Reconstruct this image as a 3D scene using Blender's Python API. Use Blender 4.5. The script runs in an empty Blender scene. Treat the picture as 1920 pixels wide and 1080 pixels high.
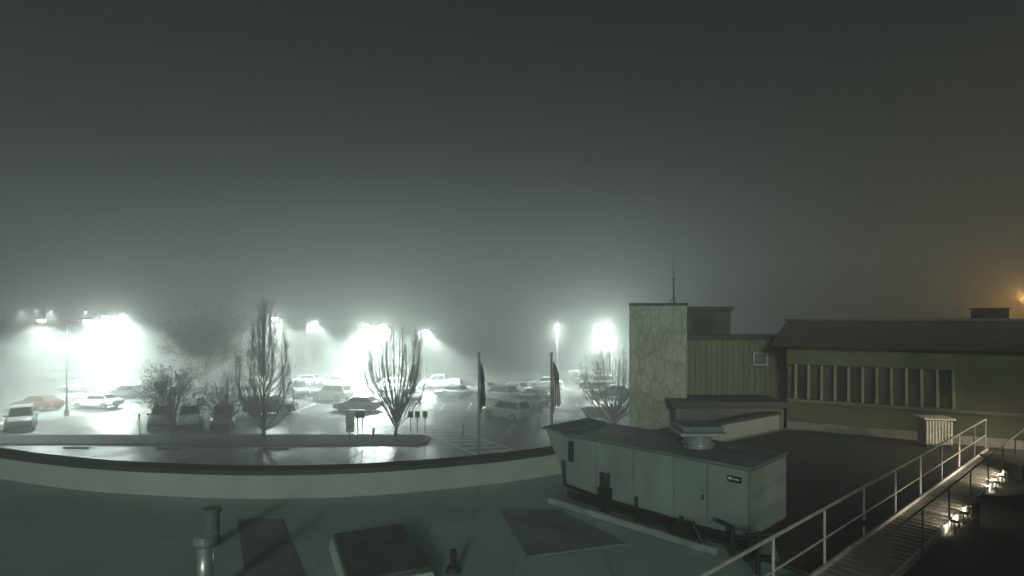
import bpy, bmesh, math, random
from mathutils import Vector, Matrix
C = bpy.context.scene.collection
H = 9.0      # camera height above the car park
F = 1050.0   # focal length in photo pixels
RZ = 4.5     # roof level
random.seed(4)

def G(px, py, z=0.0):
    d = F*(H-z)/(py-600.0)
    return Vector(((px-960.0)/F*d, d, z))
def D(px, py, d):
    return Vector(((px-960.0)/F*d, d, H-(py-600.0)/F*d))

# ---------------- materials
MC = {}
def mat(name, col, rough=0.6, metal=0.0, var=0.25, scale=3.0, bump=0.0, emit=None, es=0.0, spec=0.5, stretch=None):
    if name in MC: return MC[name]
    m = bpy.data.materials.new(name); m.use_nodes = True
    nt = m.node_tree; b = nt.nodes['Principled BSDF']
    b.inputs['Roughness'].default_value = rough
    b.inputs['Metallic'].default_value = metal
    b.inputs['Specular IOR Level'].default_value = spec
    tc = nt.nodes.new('ShaderNodeTexCoord'); n = nt.nodes.new('ShaderNodeTexNoise')
    mp = nt.nodes.new('ShaderNodeMapping')
    if stretch: mp.inputs['Scale'].default_value = stretch
    nt.links.new(tc.outputs['Object'], mp.inputs['Vector'])
    nt.links.new(mp.outputs['Vector'], n.inputs['Vector'])
    n.inputs['Scale'].default_value = scale; n.inputs['Detail'].default_value = 6
    r = nt.nodes.new('ShaderNodeValToRGB')
    r.color_ramp.elements[0].position = 0.3; r.color_ramp.elements[1].position = 0.7
    r.color_ramp.elements[0].color = tuple(c*(1-var) for c in col)+(1,)
    r.color_ramp.elements[1].color = tuple(min(1, c*(1+var)) for c in col)+(1,)
    nt.links.new(n.outputs['Fac'], r.inputs['Fac']); nt.links.new(r.outputs['Color'], b.inputs['Base Color'])
    if bump > 0:
        bp = nt.nodes.new('ShaderNodeBump'); bp.inputs['Strength'].default_value = bump
        n2 = nt.nodes.new('ShaderNodeTexNoise'); n2.inputs['Scale'].default_value = scale*8
        nt.links.new(tc.outputs['Object'], n2.inputs['Vector'])
        nt.links.new(n2.outputs['Fac'], bp.inputs['Height']); nt.links.new(bp.outputs['Normal'], b.inputs['Normal'])
    if emit:
        b.inputs['Emission Color'].default_value = emit+(1,); b.inputs['Emission Strength'].default_value = es
    MC[name] = m; return m

def ramp_node(nt, src, p0, c0, p1, c1):
    r = nt.nodes.new('ShaderNodeValToRGB')
    r.color_ramp.elements[0].position = p0; r.color_ramp.elements[1].position = p1
    r.color_ramp.elements[0].color = c0; r.color_ramp.elements[1].color = c1
    nt.links.new(src, r.inputs['Fac']); return r

def wet_asphalt():
    m = bpy.data.materials.new('wet_asphalt'); m.use_nodes = True
    nt = m.node_tree; b = nt.nodes['Principled BSDF']
    tc = nt.nodes.new('ShaderNodeTexCoord')
    n = nt.nodes.new('ShaderNodeTexNoise'); n.inputs['Scale'].default_value = 0.12; n.inputs['Detail'].default_value = 7
    nt.links.new(tc.outputs['Object'], n.inputs['Vector'])
    r = ramp_node(nt, n.outputs['Fac'], .35, (.055,.06,.058,1), .7, (.11,.117,.114,1))
    nt.links.new(r.outputs['Color'], b.inputs['Base Color'])
    r2 = ramp_node(nt, n.outputs['Fac'], .42, (.28,.28,.28,1), .6, (.55,.55,.55,1))
    nt.links.new(r2.outputs['Color'], b.inputs['Roughness'])
    n2 = nt.nodes.new('ShaderNodeTexNoise'); n2.inputs['Scale'].default_value = 9; n2.inputs['Detail'].default_value = 4
    nt.links.new(tc.outputs['Object'], n2.inputs['Vector'])
    bp = nt.nodes.new('ShaderNodeBump'); bp.inputs['Strength'].default_value = .4; bp.inputs['Distance'].default_value = .02
    nt.links.new(n2.outputs['Fac'], bp.inputs['Height']); nt.links.new(bp.outputs['Normal'], b.inputs['Normal'])
    return m
def roof_mat(name, a, c, rough):
    m = bpy.data.materials.new(name); m.use_nodes = True
    nt = m.node_tree; b = nt.nodes['Principled BSDF']; b.inputs['Roughness'].default_value = rough
    tc = nt.nodes.new('ShaderNodeTexCoord')
    n = nt.nodes.new('ShaderNodeTexNoise'); n.inputs['Scale'].default_value = .5; n.inputs['Detail'].default_value = 8
    n.inputs['Roughness'].default_value = .7
    nt.links.new(tc.outputs['Object'], n.inputs['Vector'])
    r = ramp_node(nt, n.outputs['Fac'], .3, a+(1,), .7, c+(1,))
    br = nt.nodes.new('ShaderNodeTexBrick'); br.inputs['Scale'].default_value = .28
    br.inputs['Color1'].default_value = (1,1,1,1); br.inputs['Color2'].default_value = (.92,.92,.92,1); br.inputs['Mortar'].default_value = (.7,.7,.7,1)
    br.inputs['Mortar Size'].default_value = .007
    nt.links.new(tc.outputs['Object'], br.inputs['Vector'])
    mx = nt.nodes.new('ShaderNodeMix'); mx.data_type = 'RGBA'; mx.blend_type = 'MULTIPLY'; mx.inputs[0].default_value = 1
    nt.links.new(r.outputs['Color'], mx.inputs[6]); nt.links.new(br.outputs['Color'], mx.inputs[7])
    nt.links.new(mx.outputs[2], b.inputs['Base Color'])
    n2 = nt.nodes.new('ShaderNodeTexNoise'); n2.inputs['Scale'].default_value = 25
    nt.links.new(tc.outputs['Object'], n2.inputs['Vector'])
    bp = nt.nodes.new('ShaderNodeBump'); bp.inputs['Strength'].default_value = .3; bp.inputs['Distance'].default_value = .02
    nt.links.new(n2.outputs['Fac'], bp.inputs['Height']); nt.links.new(bp.outputs['Normal'], b.inputs['Normal'])
    return m
def shadowed():
    m = bpy.data.materials.new('branch_shadow_concrete'); m.use_nodes = True
    nt = m.node_tree; b = nt.nodes['Principled BSDF']; b.inputs['Roughness'].default_value = .8
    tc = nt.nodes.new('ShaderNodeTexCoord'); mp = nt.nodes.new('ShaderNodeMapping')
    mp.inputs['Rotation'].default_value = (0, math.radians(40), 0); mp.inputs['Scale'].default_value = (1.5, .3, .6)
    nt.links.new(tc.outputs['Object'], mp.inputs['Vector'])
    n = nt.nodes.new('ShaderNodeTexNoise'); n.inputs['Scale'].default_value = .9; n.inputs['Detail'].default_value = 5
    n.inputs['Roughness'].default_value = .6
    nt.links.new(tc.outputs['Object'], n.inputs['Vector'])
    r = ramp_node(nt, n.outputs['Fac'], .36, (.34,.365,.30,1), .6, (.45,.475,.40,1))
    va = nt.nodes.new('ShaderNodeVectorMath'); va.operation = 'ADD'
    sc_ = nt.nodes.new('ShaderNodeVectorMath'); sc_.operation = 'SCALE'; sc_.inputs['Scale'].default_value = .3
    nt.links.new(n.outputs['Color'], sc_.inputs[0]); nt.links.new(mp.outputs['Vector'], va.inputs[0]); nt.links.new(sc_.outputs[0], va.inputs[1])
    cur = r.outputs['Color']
    for sc2, lo, wd_ in ((1.7,.62,.09),(3.6,.72,.10)):  # cell edges paint thin branch shadows into the wall colour
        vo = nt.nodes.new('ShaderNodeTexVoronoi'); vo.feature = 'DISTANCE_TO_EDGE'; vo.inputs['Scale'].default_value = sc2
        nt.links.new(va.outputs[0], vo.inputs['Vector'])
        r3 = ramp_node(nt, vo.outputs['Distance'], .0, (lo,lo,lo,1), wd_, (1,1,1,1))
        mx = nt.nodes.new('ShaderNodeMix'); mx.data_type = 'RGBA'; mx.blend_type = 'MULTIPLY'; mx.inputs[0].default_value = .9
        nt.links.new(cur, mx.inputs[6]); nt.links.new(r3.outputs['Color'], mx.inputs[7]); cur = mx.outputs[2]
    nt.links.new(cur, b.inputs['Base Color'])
    return m

ASPH = wet_asphalt()
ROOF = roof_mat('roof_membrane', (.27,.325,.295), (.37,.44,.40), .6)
ROOF_SHADE = roof_mat('roof_in_shade', (.03,.03,.027), (.06,.06,.053), .8)
STONE = shadowed()
PAINT = mat('road_paint', (.7,.71,.7), .5, var=.2, scale=2)
KERB = mat('kerb_concrete', (.30,.30,.29), .7)
BARK_G = mat('planting_bed', (.06,.065,.05), .9, scale=2, bump=.5)
PARA = mat('parapet_white', (.36,.395,.36), .75, var=.12, scale=1.2, stretch=(1,1,.4))
COP = mat('dark_coping', (.045,.052,.048), .5, var=.2)
STUC = mat('beige_stucco', (.34,.33,.27), .8, var=.15, bump=.2)
PANEL = mat('ribbed_panel', (.165,.18,.12), .7, var=.25, scale=1.5, stretch=(4,1,.3))
WINGW = mat('wing_wall', (.125,.145,.078), .8, var=.3, scale=.8)
SHIN = mat('dark_shingle', (.034,.040,.024), .8, var=.4, scale=5, bump=.4)
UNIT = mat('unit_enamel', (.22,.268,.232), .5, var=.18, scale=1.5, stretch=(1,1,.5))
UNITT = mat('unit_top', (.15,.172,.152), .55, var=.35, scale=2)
GALV = mat('galvanised', (.5,.52,.5), .35, metal=.7, var=.3, scale=4)
RAIL = mat('rail_paint', (.48,.47,.39), .45, var=.2)
BLACK = mat('black_rubber', (.015,.015,.015), .6)
DARKM = mat('dark_metal', (.04,.042,.04), .5, metal=.3)
GRATE = mat('grating_steel', (.30,.285,.24), .38, metal=.4, var=.3, scale=3)
WIN = mat('dark_window', (.035,.038,.028), .2, var=.5, scale=1.2)
GLASS = mat('car_glass', (.06,.065,.067), .15)
BARK = mat('bark', (.22,.215,.20), .9, var=.3, scale=6)
TWIG = mat('twig', (.45,.445,.42), .9)
LEAF = mat('leaf', (.14,.145,.11), .8, var=.4)
LENS = mat('lamp_lens', (.9,.9,.9), .3, emit=(1.0,1.0,.97), es=90)
LENSW = mat('warm_lens', (.9,.8,.6), .3, emit=(1.0,.8,.55), es=4)
SODIUM = mat('sodium_lens', (.9,.6,.3), .3, emit=(1.0,.5,.12), es=25)
WHITE = mat('white_paint', (.75,.76,.74), .5, var=.08)

# ---------------- builders
def new_obj(name, verts, faces, mats, parent=None, fm=None, smooth=False, loc=None):
    me = bpy.data.meshes.new(name); me.from_pydata([tuple(v) for v in verts], [], faces)
    for m in (mats if isinstance(mats, (list, tuple)) else [mats]): me.materials.append(m)
    if fm:
        for p, i in zip(me.polygons, fm): p.material_index = i
    if smooth:
        for p in me.polygons: p.use_smooth = True
    me.update()
    o = bpy.data.objects.new(name, me); C.objects.link(o)
    if loc is not None: o.location = loc
    if parent: o.parent = parent
    return o
class B:
    def __init__(s): s.v = []; s.f = []; s.m = []
    def box(s, x0,x1,y0,y1,z0,z1, mi=0):
        b = len(s.v)
        s.v += [(x0,y0,z0),(x1,y0,z0),(x1,y1,z0),(x0,y1,z0),(x0,y0,z1),(x1,y0,z1),(x1,y1,z1),(x0,y1,z1)]
        for q in [(0,3,2,1),(4,5,6,7),(0,1,5,4),(1,2,6,5),(2,3,7,6),(3,0,4,7)]:
            s.f.append(tuple(b+i for i in q)); s.m.append(mi)
        return s
    def hexa(s, pts, mi=0):
        b = len(s.v); s.v += [tuple(p) for p in pts]
        for q in [(0,3,2,1),(4,5,6,7),(0,1,5,4),(1,2,6,5),(2,3,7,6),(3,0,4,7)]:
            s.f.append(tuple(b+i for i in q)); s.m.append(mi)
        return s
    def tube(s, pts, rads, n=6, mi=0, cap=True):
        rings = []
        for i, p in enumerate(pts):
            p = Vector(p)
            a = Vector(pts[max(i-1,0)]); c = Vector(pts[min(i+1,len(pts)-1)])
            t = (c-a).normalized() if (c-a).length > 1e-6 else Vector((0,0,1))
            u = t.cross(Vector((0,0,1)))
            if u.length < .05: u = t.cross(Vector((1,0,0)))
            u.normalize(); w = t.cross(u)
            r = rads[i] if isinstance(rads,(list,tuple)) else rads
            b = len(s.v)
            for k in range(n):
                an = 2*math.pi*k/n; s.v.append(tuple(p+u*math.cos(an)*r+w*math.sin(an)*r))
            rings.append(b)
        for a, c in zip(rings[:-1], rings[1:]):
            for k in range(n):
                k2 = (k+1) % n
                s.f.append((a+k, a+k2, c+k2, c+k)); s.m.append(mi)
        if cap:
            s.f.append(tuple(rings[0]+k for k in range(n))[::-1]); s.m.append(mi)
            s.f.append(tuple(rings[-1]+k for k in range(n))); s.m.append(mi)
        return s
    def quad(s, pts, mi=0):
        b = len(s.v); s.v += [tuple(p) for p in pts]; s.f.append(tuple(range(b,b+len(pts)))); s.m.append(mi); return s
    def make(s, name, mats, parent=None, smooth=False, loc=None, bevel=0):
        o = new_obj(name, s.v, s.f, mats, parent, s.m, smooth, loc)
        if bevel:
            md = o.modifiers.new('b','BEVEL'); md.width = bevel; md.segments = 2; md.limit_method='ANGLE'
        return o
def thing(name, loc, label, cat, rot=0, group=None):
    e = bpy.data.objects.new(name, None); C.objects.link(e); e.location = loc; e.rotation_euler[2] = rot
    e.empty_display_size = .3
    e['label'] = label; e['category'] = cat
    if group: e['group'] = group
    return e
def struct(o): o['kind'] = 'structure'; return o

# ---------------- ground and markings
gr = B(); gr.quad([(-900,-300,0),(900,-300,0),(900,1500,0),(-900,1500,0)])
struct(gr.make('ground', ASPH))

mk = B()
def strip(a, b, w=.12, z=.008):
    a = Vector((a[0],a[1],z)); b = Vector((b[0],b[1],z)); t = (b-a).normalized(); n = Vector((-t.y,t.x,0))*w/2
    mk.quad([a-n, b-n, b+n, a+n])
for i in range(26):
    x = -44+i*2.75
    if x < -8: strip((x,33.5),(x+.9,38.6))
for i in range(18):
    x = -48+i*2.8
    if not(-34 < x < -8): strip((x,44.2),(x+.6,49.2))
for row in (58, 75, 92):
    for i in range(26):
        x = -52+i*2.8; strip((x,row-2.6),(x,row+2.6))
a = G(762,797); b_ = G(835,797); c_ = G(960,843); d_ = G(905,858)
quad = [a, b_, c_, d_]
for p, q in zip(quad, quad[1:]+quad[:1]): strip(p, q, .26)
for k in range(1,9):
    t = k/9
    p = a.lerp(d_, t); q = b_.lerp(c_, min(1,t+.12)); strip(p, q, .36)
for k in range(1,6):
    strip(G(700+12*k,800), G(742+14*k,822), .16)
for k in range(7):
    strip(G(975+k*14,770-k*1.5), G(1010+k*16,785-k*2), .14)
struct(mk.make('parking_markings', PAINT))

def slab(name, pts, z0, z1, m, parent=None):
    n = len(pts); v = [(p[0],p[1],z0) for p in pts]+[(p[0],p[1],z1) for p in pts]
    f = [tuple(range(n,2*n))]+[(i,(i+1)%n,n+(i+1)%n,n+i) for i in range(n)]
    return new_obj(name, v, f, m, parent)
y0, y1 = 40.3, 43.4
struct(slab('kerb', [(-70,y0),(-6.9,y0),(-6.2,y0+.8),(-6.2,y1-.8),(-6.9,y1),(-70,y1)], 0, .14, KERB))
struct(slab('planting_bed', [(-70,y0+.18),(-7.0,y0+.18),(-6.4,y0+.9),(-6.4,y1-.9),(-7.0,y1-.18),(-70,y1-.18)], .1, .16, BARK_G))
struct(slab('pavement', [(3.6,47),(14,44),(30,44),(30,56),(5.2,50)], 0, .13, KERB))
struct(slab('verge', [(7,50.5),(30,56.2),(30,64),(7,57)], 0, .12, BARK_G))
for x in (-37,-30.5,-24.0,-16.5,-41.5):
    w = B(); w.hexa([(-.9,-.09,0),(.9,-.09,0),(.9,.09,0),(-.9,.09,0),(-.85,-.05,.13),(.85,-.05,.13),(.85,.05,.13),(-.85,.05,.13)])
    o = w.make('wheel_stop', KERB, loc=(x,39.2,0.0))
    o['label'] = 'pale concrete wheel stop at the kerb'; o['category']='wheel stop'; o['group']='wheel stops along the kerb'

# ---------------- low building with roof
low = thing('low_building', (0,0,0), 'low flat roofed building with grey membrane roof and white parapet', 'building')
curve = [(-30,22.5),(-24,19.8),(-19,17.6),(-14.6,15.9),(-11.6,14.85),(-8.9,14.3),(-6.2,14.08),(-3.6,14.35),(-.9,15.2),(1.42,16.4),(5.65,19.3),(11.3,23.3)]
back = [(30,12),(30,-12),(-30,-12)]
slab('wall', curve+back, 0, RZ-.02, STUC, low)
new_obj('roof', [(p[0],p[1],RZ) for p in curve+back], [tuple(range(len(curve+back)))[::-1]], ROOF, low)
pts = [Vector((p[0],p[1],0)) for p in curve]
sm = []
for i in range(len(pts)-1):
    p0 = pts[max(i-1,0)]; p1 = pts[i]; p2 = pts[i+1]; p3 = pts[min(i+2,len(pts)-1)]
    for k in range(5):
        t = k/5
        sm.append(.5*((2*p1)+(-p0+p2)*t+(2*p0-5*p1+4*p2-p3)*t*t+(-p0+3*p1-3*p2+p3)*t**3))
sm.append(pts[-1])
def sweep(name, path, section, m, parent):
    v = []; f = []; n = len(section)
    for i, p in enumerate(path):
        t = (path[min(i+1,len(path)-1)]-path[max(i-1,0)]).normalized(); nn = Vector((-t.y,t.x,0))
        for (o_, z) in section: q = p+nn*o_; v.append((q.x,q.y,z))
    for i in range(len(path)-1):
        for k in range(n):
            k2 = (k+1)%n; f.append((i*n+k, (i+1)*n+k, (i+1)*n+k2, i*n+k2))
    f.append(tuple(range(n))); f.append(tuple((len(path)-1)*n+k for k in range(n))[::-1])
    return new_obj(name, v, f, m, parent)
PH = .62
sweep('parapet', sm, [(0,RZ+.004),(.3,RZ+.004),(.3,RZ+PH),(0,RZ+PH)], PARA, low)
sweep('coping', sm, [(-.04,RZ+PH-.02),(-.04,RZ+PH+.1),(.36,RZ+PH+.13),(.36,RZ+PH-.02)], COP, low)
gp = [(5.9,8.6),(5.0,10.4),(5.7,12.6),(4.6,14.6),(3.4,17.0),(5.9,19.2),(11.2,22.95),(13,22.3),(29.5,12),(29.5,-8),(5,-8)]
new_obj('shaded_roof', [(p[0],p[1],RZ+.005) for p in gp], [tuple(range(len(gp)))[::-1]], ROOF_SHADE, low)  # dark overlay sheet, shade on the right-hand roof put into its colour
up = thing('shade_block', (0,0,0), 'unseen stuccoed block added to shade the wing and right roof', 'building')
ub = B().box(4.2,9,-10,-4,RZ+.01,11.0).box(9.003,34,-12,-4,RZ+.01,13.9); ub.make('wall', STUC, up)  # unseen block added to keep the sun off the right roof and wing
B().box(4.1,8.99,-10.1,-3.9,11.003,11.15).box(9.0,34.1,-12.1,-3.9,13.903,14.05).make('coping', COP, up)

# ---------------- tower block
tw = thing('tower', (0,0,0), 'pale stained concrete stair tower with painted branch shadows and dark coping', 'tower')
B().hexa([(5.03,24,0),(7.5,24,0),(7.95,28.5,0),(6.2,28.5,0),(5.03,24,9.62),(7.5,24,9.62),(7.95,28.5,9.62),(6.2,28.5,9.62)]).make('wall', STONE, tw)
B().hexa([(4.99,23.94,9.62),(7.55,23.94,9.62),(8.0,28.6,9.62),(6.15,28.6,9.62),(4.99,23.94,9.73),(7.55,23.94,9.73),(8.0,28.6,9.73),(6.15,28.6,9.73)]).make('coping', COP, tw)
B().box(8.0,10.4,26.65,31,0,9.45).make('dark_upper_wall', mat('upper_wall',(.08,.09,.065),.8), tw)
B().box(8.02,10.5,26.5,31.1,9.45,9.64).make('coping', COP, tw)
o = B().box(8.6,9.6,26.6,26.645,8.45,9.3).make('louvre_panel', DARKM, tw)

mb = thing('middle_block', (0,0,0), 'beige block with vertical ribbed cladding and one small window', 'building')
w = B(); w.box(7.5,14.5,25,26.6,0,8.15)
for i in range(19):
    x = 7.7+i*.24
    w.box(x,x+.05,24.95,25,5.6,8.1)
w.make('wall', PANEL, mb)
B().box(7.5,14.5,24.85,26.7,8.15,8.32).make('coping', COP, mb)
xw = (1425-960)/F*24.9
f = B(); f.box(xw-.33,xw+.33,24.85,24.94,7.5,7.56).box(xw-.33,xw+.33,24.85,24.94,6.98,7.04).box(xw-.33,xw-.27,24.85,24.94,7.04,7.5).box(xw+.27,xw+.33,24.85,24.94,7.04,7.5)
wo = B().box(xw-.27,xw+.27,24.9,24.945,7.04,7.5).make('window', mat('pale_window',(.10,.14,.13),.6), mb)
fo = f.make('frame', mat('old_white',(.4,.42,.4),.6), wo)
B().box(6.55,11.3,22.85,25.0,5.42,5.66).make('canopy', COP, mb)
B().box(6.75,11.2,23.1,24.95,0,5.42).make('lower_wall', mat('lower_wall',(.15,.165,.14),.8), mb)

# ---------------- wing
ang = math.atan2(-.614, 1)
wg = thing('office_wing', (11.53,23.5,0), 'dark olive office wing with finned window band and sloping eaves', 'building', rot=ang)
Lw = 16
nf = 12; sp = .47; xe_ = .35+(nf-1)*sp
wb = B(); wb.box(0,Lw,0,8,0,5.75).box(0,xe_,.25,8,5.75,7.15).box(xe_+.046,Lw,0,8,5.75,7.15).box(0,Lw,0,8,7.15,8.9); wb.make('wall', WINGW, wg)
B().hexa([(-.6,-.5,7.9),(Lw,-.5,7.9),(Lw,8.5,7.9),(-.6,8.5,7.9),(0,-.1,8.95),(Lw,-.1,8.95),(Lw,8,8.95),(0,8,8.95)]).make('eaves', SHIN, wg)
B().box(-.08,Lw,-.18,8.1,8.95,9.05).make('coping', COP, wg)
B().box(0.02,Lw,-.12,-.004,5.6,5.73).make('sill', mat('sill',(.17,.19,.11),.7), wg)
B().hexa([(.02,-.35,RZ+.01),(Lw,-.35,RZ+.01),(Lw,-.004,RZ+.01),(.02,-.004,RZ+.01),(.02,-.1,RZ+.28),(Lw,-.1,RZ+.28),(Lw,-.004,RZ+.28),(.02,-.004,RZ+.28)]).make('base_flashing', mat('flash',(.30,.30,.25),.6), wg)
FIN = mat('fin_paint', (.28,.28,.18), .6)
winm = [WIN, mat('dark_window_warm', (.07,.055,.03), .3, var=.6, scale=2), mat('window_blind', (.08,.09,.06), .5, var=.4, scale=1.5)]
random.seed(3)
for i in range(nf):
    x = .35+i*sp
    B().hexa([(x-.045,-.22,5.75),(x+.045,-.22,5.75),(x+.045,.246,5.75),(x-.045,.246,5.75),(x-.045,-.06,7.15),(x+.045,-.06,7.15),(x+.045,.246,7.15),(x-.045,.246,7.15)]).make('fin', FIN, wg)
    if i < nf-1:
        wn = B().box(x+.05,x+sp-.05,.2,.245,5.77,7.13).make('window', winm[random.choice([0,0,1,2,2])], wg)
        B().box(x+.05,x+sp-.05,.17,.196,6.15,6.19).make('transom', DARKM, wn)
rt = thing('rooftop_unit', (0,0,0), 'dark rooftop ventilation box on the wing roof', 'ventilation unit')
p = D(1866,600,21.6)
rb = B().box(p.x-.45,p.x+.55,p.y,p.y+.6,9.0,9.42); rb.make('casing', BLACK, rt, bevel=.02)
rb = B().box(p.x-.5,p.x+.6,p.y-.06,p.y+.66,9.42,9.47); rb.make('lid', BLACK, rt)

def light(name, kind, loc, power, col=(1,1,1), r=.15, parent=None, **k):
    l = bpy.data.lights.new(name, kind); l.energy = power; l.color = col
    if kind in ('POINT','SPOT'): l.shadow_soft_size = r
    for a_, v_ in k.items(): setattr(l, a_, v_)
    o = bpy.data.objects.new(name, l); C.objects.link(o); o.location = loc
    if parent: o.parent = parent
    return o
def aim(o, d):
    o.rotation_euler = Vector(d).to_track_quat('-Z','Y').to_euler()
wl = thing('roof_lamp', (18.5,17.0,RZ), 'small warm lamp on a post lighting the roof walkway', 'lamp', rot=ang)
B().tube([(0,0,.007),(0,0,2.45)],.04,8).make('post', DARKM, wl)
hh = B().box(-.14,.14,-.15,.15,2.45,2.6).make('housing', DARKM, wl, bevel=.01)
B().box(-.11,.11,-.12,.12,2.42,2.448).make('lens', LENSW, hh)
o = light('bulb','SPOT',(18.45,17.0,RZ+2.36),1150,(1,.86,.64),.15,spot_size=math.radians(100),spot_blend=.8); aim(o,(-.78,.34,-.62))

# ---------------- antenna mast
an = thing('antenna_mast', (D(1263,570,26).x,26,9.73), 'slim antenna mast on a small tripod', 'antenna')
m_ = B(); m_.tube([(0,0,0),(0,0,1.2)],.035,6).tube([(0,0,1.2),(0,0,2.4)],.012,5)
m_.tube([(0,0,.35),(.2,.05,0)],.015,4).tube([(0,0,.35),(-.2,.05,0)],.015,4).tube([(0,0,.35),(0,-.2,0)],.015,4)
m_.tube([(-.08,0,1.2),(.08,0,1.2)],.03,5)
m_.make('mast', DARKM, an)
an = thing('whip_antenna', (D(1294,570,27.5).x,27.5,9.64), 'thin pale whip antenna on a roof edge', 'antenna')
B().tube([(0,0,0),(0,0,.5)],.03,6).tube([(0,0,.5),(0,0,1.2)],.015,5).make('whip', RAIL, an)

# ---------------- HVAC unit
hv = thing('air_handling_unit', (4.56,10.75,RZ), 'long pale green rooftop air handling unit with access doors', 'air handling unit', rot=math.atan2(-.72,.70))
Lh, Dh, z0h, z1h = 4.7, 1.85, .25, 1.62
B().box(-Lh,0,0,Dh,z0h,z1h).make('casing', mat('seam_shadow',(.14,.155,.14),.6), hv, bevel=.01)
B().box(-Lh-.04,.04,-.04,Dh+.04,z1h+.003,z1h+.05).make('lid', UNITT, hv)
B().box(-Lh+.08,-.08,.08,Dh-.08,0.01,z0h-.002).make('base_curb', DARKM, hv)
B().hexa([(-Lh-.02,.02,z0h+.4),(-Lh-.002,.02,z0h+.4),(-Lh-.002,Dh-.02,z0h+.4),(-Lh-.02,Dh-.02,z0h+.4),
          (-Lh-.6,.02,z1h+.02),(-Lh-.002,.02,z1h+.0),(-Lh-.002,Dh-.02,z1h+.0),(-Lh-.6,Dh-.02,z1h+.02)]).make('intake_hood', UNIT, hv)
B().hexa([(-Lh-.68,-.03,z1h+.04),(-Lh-.045,-.03,z1h+.02),(-Lh-.045,Dh+.03,z1h+.02),(-Lh-.68,Dh+.03,z1h+.04),
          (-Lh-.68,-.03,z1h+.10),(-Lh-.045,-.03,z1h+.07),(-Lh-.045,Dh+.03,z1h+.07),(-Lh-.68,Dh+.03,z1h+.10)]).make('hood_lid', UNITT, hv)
xs = [-Lh+.02,-3.65,-2.6,-1.6,-.85,-.02]
for k,(xa, xb) in enumerate(zip(xs[:-1], xs[1:])):
    dr = B().box(xa+.01,xb-.01,-.025,-.002,z0h+.05,z1h-.03).make('door', UNIT, hv, bevel=.006)
    if k in (3,): B().box(xb-.1,xb-.065,-.05,-.026,z0h+.6,z0h+.70).make('handle', DARKM, dr)
B().box(-4.45,-4.32,-.1,-.028,z0h+.75,z1h-.12).make('control_box', DARKM, hv, bevel=.01)
npb = B().box(-.42,-.14,-.042,-.028,z1h-.29,z1h-.17,0)
npb.box(-.40,-.33,-.046,-.043,z1h-.24,z1h-.20,1)
for k in range(4): npb.box(-.315+k*.038,-.29+k*.038,-.046,-.043,z1h-.24,z1h-.212,1)
npb.make('nameplate', [BLACK, WHITE], hv)
B().box(.002,.018,.03,Dh-.03,z0h+.05,z1h-.04).make('end_panel', UNIT, hv, bevel=.005)
pp = B()
pp.tube([(-4.6,-.12,1.0),(-4.5,-.16,.42),(-3.3,-.2,.34),(-1.0,-.2,.32),(-.1,-.22,.34),(.2,-.1,.36),(.6,.5,.5),(1.6,1.9,.55)],.05,8)
pp.tube([(-4.0,-.34,.24),(-1.2,-.36,.24),(.3,-.44,.24)],.045,8)
pp.tube([(-3.35,-.18,.05),(-3.35,-.18,.95)],.055,8).tube([(-3.2,-.18,.05),(-3.2,-.18,.95)],.055,8).box(-3.42,-3.12,-.26,-.1,.3,.62)
pp.tube([(-2.4,-.2,.05),(-2.4,-.2,.6)],.035,8).tube([(-1.3,-.2,.05),(-1.3,-.2,.45)],.03,8)
pp.tube([(-1.35,-.5,.15),(-.9,-.5,.5),(-.7,-.5,.15)],.05,6).box(-2.1,-1.8,-.5,-.3,.21,.4).box(-1.3,-.9,-.62,-.3,.205,.42)
pp.tube([(-.2,-.3,.02),(-.2,-.3,.55),(-.5,-.3,.6)],.05,8)
pp.make('pipework', BLACK, hv)
B().box(-4.7,-.4,-.58,-.44,.012,.15).make('support_kerb', mat('support_kerb',(.25,.28,.26),.7), hv, bevel=.02)
pg = thing('pipe_support', (4.35,9.9,RZ), 'small dark valve stand beside the air handling unit', 'pipe')
B().tube([(0,0,0),(0,0,.75)],.05,8).tube([(-.2,0,.7),(.22,0,.7)],.045,8).box(-.25,.25,-.06,.06,.25,.33).tube([(0,0,.3),(.6,-.5,.25),(.7,-.6,0)],.035,6).make('pipe', BLACK, pg)

ef = thing('exhaust_fan', (4.15,12.5,RZ+1.69), 'round galvanised exhaust fan with square cap', 'exhaust fan')
B().tube([(0,0,-.01),(0,0,.1),(0,0,.3)],[.33,.3,.27],20).make('drum', mat('drum_grey',(.22,.23,.22),.5), ef, smooth=False)
B().tube([(0,0,.05),(0,0,.09)],.36,20).make('flange', GALV, ef)
c = B().box(-.5,.5,-.45,.45,.3,.36); c.make('cap', mat('cap_edge',(.3,.31,.29),.5), ef)
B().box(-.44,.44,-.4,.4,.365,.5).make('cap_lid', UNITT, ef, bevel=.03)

# ---------------- catwalk
cwx = (3.0,7.7,RZ)
cwa = math.atan2(.651,.759)
cw = thing('roof_walkway', cwx, 'metal slatted roof walkway with pipe handrails', 'walkway', rot=cwa)
sl = B(); L = 17.2
n = int(L/.24)
for i in range(n): sl.box(i*.24,i*.24+.13,-.84,-.03,.09,.135)
sl.make('deck', GRATE, cw)
B().box(-.2,L,-.02,.02,0.0,.2).box(-.2,L,-.89,-.85,0.0,.15).make('side_beam', RAIL, cw)
for i, t in enumerate([-.6,1.4,3.4,5.4,7.4,9.4,11.4,13.4,15.4,17.1]):
    B().tube([(t,.045,.02),(t,.045,1.13)],.024,8).make('post', RAIL, cw)
B().tube([(-1.2,.045,1.15),(17.1,.045,1.15)],.028,8).make('handrail', RAIL, cw)
B().tube([(-1.2,.045,.62),(17.1,.045,.62)],.018,8).make('middle_rail', RAIL, cw)
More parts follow.
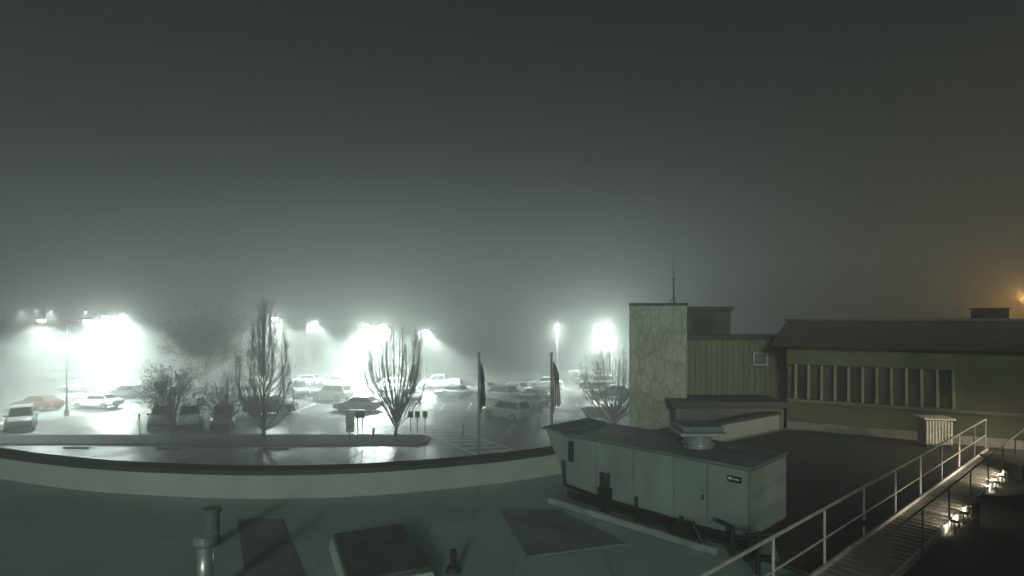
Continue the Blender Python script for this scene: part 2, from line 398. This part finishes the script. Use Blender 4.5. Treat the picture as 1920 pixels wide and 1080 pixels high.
DIMR = mat('dim_rail', (.10,.10,.085), .5)
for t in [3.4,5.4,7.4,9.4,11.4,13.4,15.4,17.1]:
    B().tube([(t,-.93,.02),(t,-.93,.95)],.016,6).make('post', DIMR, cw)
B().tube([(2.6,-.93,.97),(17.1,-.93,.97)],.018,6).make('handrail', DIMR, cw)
def cwp(t, o, z): return Vector((3+t*.759+o*(-.651), 7.7+t*.651+o*.759, RZ+z))
for t, pw in ((15.8,70),(15.0,100),(14.2,110),(13.4,110),(12.6,90),(11.8,60),(9.0,30),(8.2,45),(7.4,30)):  # low lamps added to build up a strip of glare on the deck
    q = cwp(t,-1.02,0)
    e = thing('glare_lamp', q, 'small warm low lamp added for glare on the roof walkway', 'lamp', rot=cwa, group='low lamps added for the walkway glare')
    B().tube([(0,0,0.007),(0,0,.26)],.015,6).make('post', DARKM, e)
    hh = B().box(-.06,.06,-.07,.06,.26,.29).make('hood', DARKM, e)
    B().box(-.06,.06,-.08,-.072,.16,.29).make('back_plate', DARKM, hh)
    B().box(-.03,.03,0,.04,.25,.258).make('lens', LENSW, hh)
    s_ = light('glare_bulb','SPOT',tuple(q+Vector((-.03,.035,.235))),pw,(1,.9,.72),.08,spot_size=math.radians(165),spot_blend=.7); aim(s_,(-.6,.75,-.3))

cd = thing('louvred_condenser', (14.95,19.6,RZ), 'cream louvred condenser box on the roof', 'condenser', rot=ang*.4)
CRM = mat('cream', (.82,.8,.66), .5, var=.1)
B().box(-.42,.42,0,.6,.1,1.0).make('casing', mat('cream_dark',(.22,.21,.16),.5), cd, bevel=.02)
lv = B()
for i in range(9):
    x = -.41+i*.093; lv.box(x,x+.055,-.06,-.002,.14,.97)
lv.make('louvre', CRM, cd)
B().box(-.48,.48,-.08,.66,1.0,1.06).make('lid', CRM, cd)
B().box(-.4,.4,.02,.58,0.006,.098).make('plinth', DARKM, cd)

# ---------------- small roof furniture
fl = thing('flue_pipe', (-4.93,9.0,RZ), 'galvanised roof flue pipe with round cap', 'flue')
B().tube([(0,0,0.006),(0,0,.85)],.12,16).make('pipe', GALV, fl, smooth=True)
B().tube([(0,0,.85),(0,0,.93),(0,0,1.05)],[.12,.17,.18],16).make('cap', GALV, fl)
fl = thing('vent_stack', (-6.0,11.2,RZ), 'dull grey vent stack on the roof', 'vent')
B().tube([(0,0,0.006),(0,0,.66)],.14,12).make('shaft', mat('shaft_grey',(.14,.155,.145),.7), fl, smooth=True)
B().tube([(0,0,.665),(0,0,.74)],[.18,.16],12).make('cap', mat('cap_dull',(.10,.11,.105),.7), fl)
def pad(name, pts, z, h, m, label, cat):
    s_ = slab(name, [(p_[0],p_[1]) for p_ in pts], z, z+h, m); s_['label']=label; s_['category']=cat; return s_
PADM = mat('black_mat', (.16,.182,.168), .7, var=.35, scale=1.2)
pad('roof_mat', [(-4.5,9.5),(-3.5,9.5),(-5.2,12.6),(-6.2,12.6)], RZ+.004, .03, PADM, 'dark rubber walkway mat lying on the roof', 'roof mat')
pad('roof_mat', [(.3,10.6),(2.3,11.2),(1.1,13.2),(-.3,13.2)], RZ+.004, .03, PADM, 'dark rubber walkway mat lying on the roof', 'roof mat')
hc = thing('roof_hatch', (-2.45,10.3,RZ), 'raised dark roof hatch with pale metal kerb', 'roof hatch', rot=math.radians(24))
B().hexa([(-.76,-1.19,0.006),(.76,-1.19,0.006),(.76,1.19,0.006),(-.76,1.19,0.006),(-.70,-1.13,.2),(.70,-1.13,.2),(.70,1.13,.2),(-.70,1.13,.2)]).make('kerb', PARA, hc)
B().box(-.68,.68,-1.1,1.1,.205,.30).make('lid', mat('hatch_lid',(.07,.078,.073),.6,var=.4), hc, bevel=.03)
vp = thing('vent_pipe', (-1.05,10.0,RZ), 'short dark plumbing vent pipe', 'vent')
B().tube([(0,0,0.006),(0,0,.1),(0,0,.12),(0,0,.4)],[.14,.12,.06,.06],12).make('pipe', DARKM, vp)
for (x0,x1,ya,yb,h_) in [(10.2,14.5,9.4,12.2,.6),(14.2,18.5,15.6,16.9,.4)]:
    sb = thing('roof_duct_box', (0,0,0), 'low black equipment box beside the walkway', 'duct')
    B().box(x0,x1,ya,yb,RZ+.006,RZ+h_).make('casing', BLACK, sb)
    B().box(x0-.05,x1+.05,ya-.05,yb+.05,RZ+h_+.002,RZ+h_+.05).make('lid', mat('duct_lid',(.03,.03,.028),.7), sb)
for k,(a_,b_2) in enumerate([((7.2,8.3),(12.5,12.8)),((7.9,8.2),(10.0,9.3))]):
    cp = B().tube([(a_[0],a_[1],RZ+.12),(b_2[0],b_2[1],RZ+.12)],.05,8).make('roof_conduit', DARKM)
    cp['label']='dark conduit pipe running over the roof'; cp['category']='pipe'

# ---------------- flagpoles
POLE = mat('pole_aluminium', (.42,.43,.42), .4, metal=.3)
def flag_pole(px, label, flag):
    x = (px-960)/F*25
    e = thing('flagpole', (x,25,0), label, 'flagpole')
    B().tube([(0,0,0),(0,0,7.4)],[.085,.05],10).make('pole', mat('flagpole_paint',(.30,.32,.30),.6), e, smooth=True)
    s_ = B()
    s_.tube([(0,0,7.4),(0,0,7.43),(0,0,7.48),(0,0,7.54),(0,0,7.58)],[.02,.07,.09,.06,.01],10).make('finial', POLE, e, smooth=True)
    nu, nv = 36, 28; verts=[]; faces=[]; fm=[]
    ztop = 7.15; wd = .34 if flag=='us' else .22
    for j in range(nv+1):
        v = j/nv
        for i in range(nu+1):
            u = i/nu
            x_ = .06+wd*(1-v)*(min(1,u*3)**.6)*(.75+.25*u) + .012*math.sin(u*9+v*5)
            y_ = .018*math.sin(v*16+u*3)*(min(1,u*2))
            z_ = ztop - v*.5 - u*(1.85-.1*v) - .12*math.sin(v*9)*u
            verts.append((x_,y_,z_))
    for j in range(nv):
        for i in range(nu):
            a0=j*(nu+1)+i; faces.append((a0,a0+1,a0+nu+2,a0+nu+1))
            if flag=='us':
                if i < nu*.42 and j < nv*.54: fm.append(1 if (i%3==1 and j%3==1) else 2)
                else: fm.append(0 if int(j/nv*7)%2==0 else 1)
            else:
                fm.append(2 if ((i-nu/2)**2+(j-nv/2)**2 > 30) else 3)
    new_obj('flag', verts, faces, [mat('flag_red',(.12,.02,.02),.9), mat('flag_white',(.9,.9,.9),.9), mat('flag_blue',(.03,.045,.10),.9), mat('flag_green',(.07,.10,.13),.9)], e, fm, True)
    return e
flag_pole(898,'tall metal flagpole with limp dark blue flag','state')
flag_pole(1034,'tall metal flagpole with limp striped flag','us')

# ---------------- street lamps
LC=(.80,1,.885)
def street_lamp(px, d, zl, arms, label, power, cone=100, halo=.25, tilt=(0,0,-1), wide=.2, col=LC):
    x = (px-960)/F*d
    e = thing('street_lamp', (x,d,0), label, 'street lamp', group='car park street lamps')
    b = B().tube([(0,0,0),(0,0,.6),(0,0,.62),(0,0,zl-.1)],[.2,.2,.1,.06],10); b.make('pole', POLE, e)
    for (ax, ay, on) in arms:
        am = B(); am.tube([(0,0,zl-.35),(ax*.35,ay*.35,zl-.12),(ax*.7,ay*.7,zl+.05),(ax,ay,zl+.08)],[.05,.045,.04,.035],8); am.make('arm', POLE, e)
        hd = B(); t = Vector((ax,ay,0)).normalized(); s2 = Vector((-t.y,t.x,0))
        c0 = Vector((ax,ay,zl)); 
        pts_ = []
        for zz, sc in ((.0,1),(.16,.6)):
            for a_, b_ in ((-.35,-1),(.45,-1),(.45,1),(-.35,1)): pts_.append(c0+t*a_*sc+s2*b_*.17*sc+Vector((0,0,zz)))
        hd.hexa(pts_); h = hd.make('lamp_head', DARKM, e)
        if on:
            ln = B(); c1 = c0+Vector((0,0,-.06)); pts_=[]
            for zz, sc in ((-.12,.6),(.055,.9)):
                for a_, b_ in ((-.3,-1),(.4,-1),(.4,1),(-.3,1)): pts_.append(c1+t*a_*sc+s2*b_*.14*sc+Vector((0,0,zz)))
            ln.hexa(pts_); ln.make('lens', LENS, h)
            w_ = Vector((x,d,0))+c0+Vector((0,0,-.28))
            pw_ = power if on is True else power*on
            s_ = light('lamp_beam','SPOT',w_,pw_,col,.12,spot_size=math.radians(cone),spot_blend=.8); aim(s_,tilt)
            if wide>0:
                s_ = light('lamp_spill','SPOT',w_,pw_*wide,col,.2,spot_size=math.radians(158),spot_blend=.45); aim(s_,(0,0,-1))
            if halo>0:
                q = light('lamp_glow','POINT',w_+Vector((0,0,-.02)),pw_*halo,col,.15)
LB='tall grey street lamp with lit head in fog'
street_lamp(125, 52.5, 9.0, [(-2.3,0,True),(1.9,0,.25)], 'double armed grey street lamp with two lit heads', 32000, 80, .035, (-.15,.1,-1), .6)
street_lamp(214, 70, 9.5, [(-1.0,-.2,True),(1.0,.2,True)], LB, 230000, 62, .015, wide=.24)
street_lamp(529, 78, 9.3, [(-1.2,0,True)], LB, 70000, 66, .06, (0,-.1,-1), .6)
street_lamp(577, 98, 8.7, [(1.2,0,True)], LB, 140000, 44, .035,(.75,-.1,-1), .2)
street_lamp(702, 68, 8.4, [(-1.0,0,True),(1.0,.2,True)], LB, 200000, 62, .017, wide=.24)
street_lamp(785, 84, 7.4, [(1.2,0,True)], LB, 120000, 44, .035,(.9,-.1,-1), .2)
street_lamp(1045, 92, 8.3, [(0,-1.0,True)], LB, 18000, 60, .28, wide=.6)
street_lamp(1148, 74, 8.2, [(-1.0,0,True)], 'tall street lamp with very bright round glow', 44000, 115, .25, wide=.55)
for px, d, z_ in ((35,150,11.6),(62,165,11.8),(88,140,11.2),(155,150,11.3)):
    street_lamp(px, d, z_, [(.8,0,True)], 'distant street lamp faint in fog', 90000, 110, .06,(.2,0,-1), 0)
e = thing('sodium_lamp', (28.6,29.5,0), 'orange sodium lamp on a pole behind the wing', 'street lamp')
B().tube([(0,0,0),(0,0,10.2)],[.1,.06],8).make('pole', POLE, e)
B().tube([(0,0,10.2),(-.4,0,10.45),(-1.1,0,10.5)],.04,8).make('arm', POLE, e)
hh=B().hexa([(-1.5,-.16,10.4),(-.9,-.16,10.4),(-.9,.16,10.4),(-1.5,.16,10.4),(-1.4,-.1,10.56),(-1.0,-.1,10.56),(-1.0,.1,10.56),(-1.4,.1,10.56)]).make('lamp_head', DARKM, e)
B().box(-1.42,-.98,-.1,.1,10.33,10.395).make('lens', SODIUM, hh)
light('sodium_glow','POINT',(28.6-1.6,29.5,10.2),480,(1,.52,.12),.15)

# ---------------- trees
def limb(b, p, q, bend, r0, r1, n, seg=5):
    pts_=[]; rr=[]
    for i in range(seg+1):
        t=i/seg; v=p.lerp(q,t)+bend*(4*t*(1-t)); pts_.append(v); rr.append(r0+(r1-r0)*t)
    b.tube(pts_, rr, n, cap=False); return pts_
def tree(name, px, d, h, w, label, seed, style, limbs=26, twigs=12, leaves=0, thick=1.0, lsize=1.0, twm=None):
    R = random.Random(seed); x=(px-960)/F*d
    e = thing(name, (x,d,.0), label, 'tree')
    tb = B(); cb = B(); lb=B()
    lean = Vector((R.uniform(-.2,.2),R.uniform(-.2,.2),0))
    th = h*(.6 if style=='column' else .35)
    tp = [Vector((0,0,0)), Vector((.03,0,h*.08)), lean*.4+Vector((0,0,th*.5)), lean+Vector((0,0,th))]
    tb.tube(tp,[h*.018,h*.012,h*.006,h*.002 if style=='column' else h*.008],8)
    tb.make('trunk', BARK, e, smooth=True)
    up = Vector((0,0,1))
    for i in range(limbs):
        az = i*2.39996+R.uniform(-.3,.3); o = Vector((math.cos(az),math.sin(az),0))
        if style=='column':
            f0 = (i+R.random())/limbs; ze = h*(.36+.64*f0); z0=max(h*.06, ze-h*R.uniform(.32,.5)); z0=min(z0,th*.95)
            prof = min(1,max(.05,(1-(ze/h)**2.4)*1.4)); rr = w/2*R.uniform(.5,1)*prof; end=o*rr+up*ze; bend=o*rr*.5
        elif style=='vase':
            s = R.uniform(.07,.28); z0=s*h; a_=R.uniform(0,1); rr=w/2*(.15+.85*a_**.55); ze=h*(R.uniform(.82,1.0)-.26*a_**2); end=o*rr+up*ze; bend=o*rr*.36
        else:
            z0=h*R.uniform(.12,.35); rr=w/2*R.uniform(.2,1); ze=h*(.35+.62*math.sqrt(max(0,1-(rr/(w/2))**2))*R.uniform(.5,1)); end=o*rr+up*ze; bend=o*rr*.15+up*.2
        st = Vector((lean.x*z0/h, lean.y*z0/h, min(z0,th*.98)))
        pl = limb(cb, st, end, bend, h*.0030*thick, h*.0012*thick, 4, 6)
        for k in range(twigs):
            t = R.uniform(.35,1); f_ = t*(len(pl)-1); i0=int(min(f_,len(pl)-2)); pp_=pl[i0].lerp(pl[i0+1],f_-i0)
            dirn = (pl[i0+1]-pl[i0]).normalized()
            rv = Vector((R.gauss(0,1),R.gauss(0,1),R.gauss(0,.6)))
            if style in('column','vase'): dd=(dirn*.9+rv*.4+up*.3+o*.2).normalized(); ln=h*R.uniform(.05,.12)
            else: dd=(dirn*.6+rv*.6).normalized(); ln=h*R.uniform(.08,.17)
            q=pp_+dd*ln; limb(cb, pp_, q, rv*ln*.06, (h*.0007+.002)*thick, .004*thick, 3, 2)
            for s2 in range(2):
                a0=pp_.lerp(q,R.uniform(.3,.9)); d2=(dd+Vector((R.gauss(0,.5),R.gauss(0,.5),R.gauss(0,.4)))).normalized()
                q2=a0+d2*ln*.5; limb(cb,a0,q2,Vector((0,0,0)),.005*thick,.003*thick,3,1)
                for l in range(leaves):
                    c0=a0.lerp(q2,R.random())+Vector((R.gauss(0,.12),R.gauss(0,.12),R.gauss(0,.12)))*lsize
                    u_=Vector((R.gauss(0,1),R.gauss(0,1),R.gauss(0,1))).normalized()*R.uniform(.03,.07)*lsize; v_=u_.cross(Vector((R.gauss(0,1),R.gauss(0,1),R.gauss(0,1)))).normalized()*R.uniform(.02,.05)*lsize
                    lb.quad([c0-u_,c0+v_,c0+u_,c0-v_])
    cr = cb.make('crown', twm or TWIG, e)
    if leaves: lb.make('foliage', LEAF, cr)
    return e
tree('bare_tree', 742, 42.4, 9.0, 4.6, 'leafless vase shaped tree on the planted strip', 11,'vase',64,11,thick=1.35)
tree('bare_tree', 494, 42.0, 10.5, 4.0, 'tall narrow leafless tree on the planted strip', 5,'column',70,11,thick=1.35)
tree('leafy_tree', 322, 42.3, 6.2, 6.2, 'broad bushy tree with sparse leaves', 7,'round',54,12,4)
tree('bare_tree', 428, 43.0, 5.6, 4.4, 'small rounded leafless tree on the planted strip', 9,'round',50,12,thick=1.2)
tree('leafy_tree', 385, 68, 11.8, 9.0, 'large tree dim in the fog', 15,'round',80,14,5,lsize=1.7)
tree('bare_tree', 1150, 44, 7.0, 5.4, 'pale leafless tree beside the concrete tower', 21,'vase',64,11,thick=1.4, twm=mat('pale_twig',(.55,.55,.51),.9))
tree('bare_tree', 1110, 60, 5.2, 4.2, 'small leafless tree beside the pavement', 23,'round',22,7)

# ---------------- cars
CM = {}
def car_meshes(kind, colname, col):
    key=(kind,colname)
    if key in CM: return CM[key]
    paint = mat('paint_'+colname, col, .3, var=.05)
    if kind=='sedan': Lc,W,belt,roof=4.6,1.8,.92,1.43; st=[(-2.3,.55,.78),(-2.15,.35,.95),(-1.4,.25,1.0),(.9,.25,.95),(1.9,.25,.82),(2.25,.35,.68),(2.3,.45,.6)]; cab=(-1.75,-1.1,.35,1.15)
    elif kind=='suv': Lc,W,belt,roof=4.7,1.9,1.08,1.78; st=[(-2.35,.55,.95),(-2.25,.35,1.1),(-1.4,.28,1.12),(.9,.28,1.1),(1.95,.28,1.02),(2.3,.35,.88),(2.35,.5,.7)]; cab=(-2.2,-1.9,.45,1.15)
    else: Lc,W,belt,roof=5.6,1.95,1.1,1.82; st=[(-2.8,.6,.95),(-2.72,.42,1.08),(-1.0,.32,1.1),(.9,.32,1.12),(2.2,.32,1.05),(2.7,.4,.92),(2.8,.5,.72)]; cab=(-.75,-.6,.85,1.45)
    parts=[]
    v=[];f=[]
    for (x,zb,zt) in st:
        tp=.86 if abs(x)>Lc*.45 else .95 if abs(x)>Lc*.4 else 1
        w=W/2*tp
        v+=[(x,-w*.9,zb),(x,-w,zb+.15),(x,-w,zt-.16),(x,-w*.86,zt),(x,w*.86,zt),(x,w,zt-.16),(x,w,zb+.15),(x,w*.9,zb)]
    n=len(st)
    for i in range(n-1):
        for k in range(8):
            k2=(k+1)%8; f.append((i*8+k,i*8+k2,(i+1)*8+k2,(i+1)*8+k))
    f.append(tuple(range(8))[::-1]); f.append(tuple((n-1)*8+k for k in range(8)))
    b=B(); b.v=v; b.f=f; b.m=[0]*len(f)
    x0,x1,x2,x3=cab; wb_=W/2*.86; wt=W/2*.7; zb=belt-.02
    b.hexa([(x0,-wb_,zb),(x3,-wb_,zb),(x3,wb_,zb),(x0,wb_,zb),(x1,-wt,roof),(x2,-wt,roof),(x2,wt,roof),(x1,wt,roof)])
    if kind=='pickup':
        b.box(-2.7,-.8,-.86,-.8,1.08,1.28); b.box(-2.7,-.8,.8,.86,1.08,1.28); b.box(-2.76,-2.7,-.86,.86,1.08,1.28)
    parts.append(('body',b,[paint],None))
    def quadon(A,Bq,Cq,Dq,s0,s1,t0,t1,off):
        A,Bq,Cq,Dq=[Vector(q) for q in (A,Bq,Cq,Dq)]
        nrm=(Bq-A).cross(Dq-A).normalized()*off
        g=lambda s,t:(A.lerp(Bq,s)).lerp(Dq.lerp(Cq,s),t)+nrm
        return [g(s0,t0),g(s1,t0),g(s1,t1),g(s0,t1)]
    w1=B().quad(quadon((x3,-wb_,zb),(x3,wb_,zb),(x2,wt,roof),(x2,-wt,roof),.06,.94,.12,.9,.012)); parts.append(('windscreen',w1,[GLASS],None))
    w2=B().quad(quadon((x0,wb_,zb),(x0,-wb_,zb),(x1,-wt,roof),(x1,wt,roof),.08,.92,.2,.9,.012)); parts.append(('rear_window',w2,[GLASS],None))
    for sgn in (-1,1):
        w3=B()
        for s0,s1 in ((.07,.48),(.52,.9)):
            if sgn<0: w3.quad(quadon((x0,-wb_,zb),(x3,-wb_,zb),(x2,-wt,roof),(x1,-wt,roof),s0,s1,.14,.86,.012))
            else: w3.quad(quadon((x3,wb_,zb),(x0,wb_,zb),(x1,wt,roof),(x2,wt,roof),1-s1,1-s0,.14,.86,.012))
        parts.append(('side_window',w3,[GLASS],None))
    xe=Lc/2
    hl=mat('headlight',(.7,.72,.72),.15); tl=mat('taillight',(.3,.02,.02),.2)
    for sgn in (-1,1):
        parts.append(('headlight',B().box(xe-.12,xe+.012,sgn*W*.33-.14,sgn*W*.33+.14,st[-2][2]-.2,st[-2][2]-.06),[hl],None))
        parts.append(('taillight',B().box(-xe-.012,-xe+.1,sgn*W*.35-.11,sgn*W*.35+.11,st[0][2]-.24,st[0][2]-.04),[tl],None))
        parts.append(('door_mirror',B().box(x3-.35,x3-.2,sgn*(W/2+.02)-.09,sgn*(W/2+.02)+.09,belt+.02,belt+.16),[paint],None))
    parts.append(('bumper',B().box(xe-.1,xe+.05,-W*.4,W*.4,.32,.5),[DARKM],None))
    rw=.34 if kind=='sedan' else .38
    for wx in (-Lc*.3,Lc*.31):
        for sgn in (-1,1):
            yy=sgn*(W/2-.1)
            t=B().tube([(wx,yy-.11,rw),(wx,yy-.09,rw),(wx,yy+.09,rw),(wx,yy+.11,rw)],[rw*.92,rw,rw,rw*.92],18)
            rm=B().tube([(wx,yy+sgn*.09,rw),(wx,yy+sgn*.118,rw)],rw*.62,10)
            parts.append(('wheel',t,[BLACK],('rim',rm,[GALV])))
    out=[]
    def md(nm,bb,ms):
        me=bpy.data.meshes.new(nm); me.from_pydata([tuple(q) for q in bb.v],[],bb.f)
        for q in ms: me.materials.append(q)
        return me
    for nm,bb,ms,sub in parts:
        out.append((nm,md(nm,bb,ms),(sub[0],md(*[sub[0],sub[1],sub[2]])) if sub else None))
    CM[key]=out; return out
COLS={'white':(.75,.77,.75),'silver':(.5,.52,.52),'black':(.07,.07,.07),'red':(.10,.03,.025),'grey':(.30,.31,.31),'blue':(.04,.06,.10)}
def car(kind,colname,px,py,rot,extra=''):
    p=G(px,py)
    kn={'sedan':'sedan','suv':'sport utility car','pickup':'pickup truck'}[kind]
    e=thing('parked_car',(p.x,p.y,0.004),f'{colname} {kn} parked on wet asphalt'+extra,'car' if kind!='pickup' else 'pickup truck',rot=math.radians(rot),group='cars parked in the car park')
    for nm,me,sub in car_meshes(kind,colname,COLS[colname]):
        o=bpy.data.objects.new(nm,me); C.objects.link(o); o.parent=e
        if nm=='body':
            mdf=o.modifiers.new('b','BEVEL'); mdf.width=.05; mdf.segments=2; mdf.limit_method='ANGLE'; mdf.angle_limit=.5
        if sub:
            s_=bpy.data.objects.new(sub[0],sub[1]); C.objects.link(s_); s_.parent=o
for a in [('suv','silver',40,802,-52),('sedan','red',72,768,170),('sedan','white',183,765,175),('sedan','silver',150,735,175),
          ('suv','grey',306,798,-64),('suv','white',357,798,-63),('suv','grey',420,798,-66),('suv','black',508,776,10),
          ('suv','white',622,750,160),('sedan','silver',672,770,175),('sedan','white',575,722,175),('suv','grey',560,742,-60),
          ('pickup','white',826,728,175),('sedan','silver',765,752,-60),('suv','grey',730,735,170),('sedan','white',640,725,-10),
          ('suv','silver',950,786,140),('sedan','grey',985,765,140),('suv','grey',935,752,140),('sedan','grey',905,738,140),
          ('suv','black',880,728,150),('sedan','grey',1000,752,140),('sedan','silver',965,738,140),('pickup','white',1098,706,175),
          ('sedan','white',1022,727,170),('suv','grey',1120,728,175),('sedan','silver',1150,745,175),
          ('sedan','grey',240,745,170),('suv','white',110,712,175),('sedan','grey',205,722,175),('sedan','white',470,728,175),('sedan','grey',850,745,150)]:
    car(*a)

# ---------------- signs
def sign_post(px,py,h,w,ph,label,face,double=False):
    p=G(px,py); e=thing('parking_sign',(p.x,p.y,0),label,'sign')
    B().tube([(0,0,0),(0,0,h)],.035,6).make('post', POLE, e)
    B().box(-w/2,w/2,-.06,-.036,h-ph,h).make('sign_panel', face, e)
    return e
SGN=mat('sign_back',(.14,.15,.15),.5)
for px in (770,783,797): sign_post(px,812,1.75,.38,.5,'small dark sign panel on a thin post',SGN)
for px in (671,680): sign_post(px,828,2.25,.34,.5,'small dark sign panel on a thin post',SGN)
sign_post(262,826,2.0,.1,.4,'thin marker post beside the kerb',SGN)
p=G(656,836); e=thing('notice_board',(p.x,p.y,0),'white notice board with dark text rows on a post','sign')
B().tube([(0,0,0),(0,0,1.0)],.06,8).make('post',POLE,e)
nb=B().box(-.28,.28,-.08,.08,1.0,2.35,0)
nb.make('board',WHITE,e,bevel=.02)
q=B()
for z_ in (1.3,1.42,1.7): q.box(-.2,.2,-.092,-.083,z_,z_+.05)
q.make('lettering_panel',BLACK,e)
for (px,py) in ((868,822),(1010,800),(700,828)):
    p=G(px,py); bo=thing('bollard',(p.x,p.y,0),'short grey bollard standing on asphalt','bollard')
    B().tube([(0,0,0),(0,0,.95),(0,0,1.02)],[.09,.09,.04],10).make('post',POLE,bo)

# ---------------- fog
fm=bpy.data.materials.new('fog'); fm.use_nodes=True; nt=fm.node_tree
for n_ in list(nt.nodes):
    if n_.type=='BSDF_PRINCIPLED': nt.nodes.remove(n_)
out=[n_ for n_ in nt.nodes if n_.type=='OUTPUT_MATERIAL'][0]
vs=nt.nodes.new('ShaderNodeVolumeScatter'); vs.inputs['Density'].default_value=.0205; vs.inputs['Anisotropy'].default_value=.5
vs.inputs['Color'].default_value=(.96,1,.98,1)
em=nt.nodes.new('ShaderNodeEmission'); em.inputs['Color'].default_value=(.76,1,.87,1); em.inputs['Strength'].default_value=.00012  # faint glow added to the fog in place of multiply scattered light
ad=nt.nodes.new('ShaderNodeAddShader'); nt.links.new(vs.outputs[0],ad.inputs[0]); nt.links.new(em.outputs[0],ad.inputs[1])
nt.links.new(ad.outputs[0],out.inputs['Volume'])
struct(B().box(-350,350,-45,420,-3,22).make('fog',fm))

# ---------------- world, sun, camera
wd=bpy.data.worlds.new('World'); bpy.context.scene.world=wd; wd.use_nodes=True; nt=wd.node_tree
bg=nt.nodes['Background']; sk=nt.nodes.new('ShaderNodeTexSky'); sk.sky_type='NISHITA'; sk.sun_disc=False
sk.sun_elevation=math.radians(15); sk.sun_rotation=math.radians(188)
hs=nt.nodes.new('ShaderNodeHueSaturation'); hs.inputs['Saturation'].default_value=.12
mxs=nt.nodes.new('ShaderNodeMix'); mxs.data_type='RGBA'; mxs.blend_type='MULTIPLY'; mxs.inputs[0].default_value=1; mxs.inputs[7].default_value=(.84,1,.84,1)
nt.links.new(sk.outputs[0],hs.inputs['Color']); nt.links.new(hs.outputs[0],mxs.inputs[6]); nt.links.new(mxs.outputs[2],bg.inputs['Color']); bg.inputs['Strength'].default_value=.0011
sn=bpy.data.lights.new('Sun','SUN'); sn.energy=2.9; sn.angle=math.radians(8); sn.color=(.80,1,.87)
so=bpy.data.objects.new('Sun',sn); C.objects.link(so); aim(so,(.15,1,-.27))
cam=bpy.data.cameras.new('Camera'); co=bpy.data.objects.new('Camera',cam); C.objects.link(co)
co.location=(0,0,H); co.rotation_euler=(math.pi/2,0,0); cam.sensor_width=36; cam.lens=36*F/1920; cam.shift_y=60/1920
cam.clip_end=3000; bpy.context.scene.camera=co
sc=bpy.context.scene; sc.view_settings.view_transform='Standard'; sc.view_settings.look='None'; sc.view_settings.exposure=0
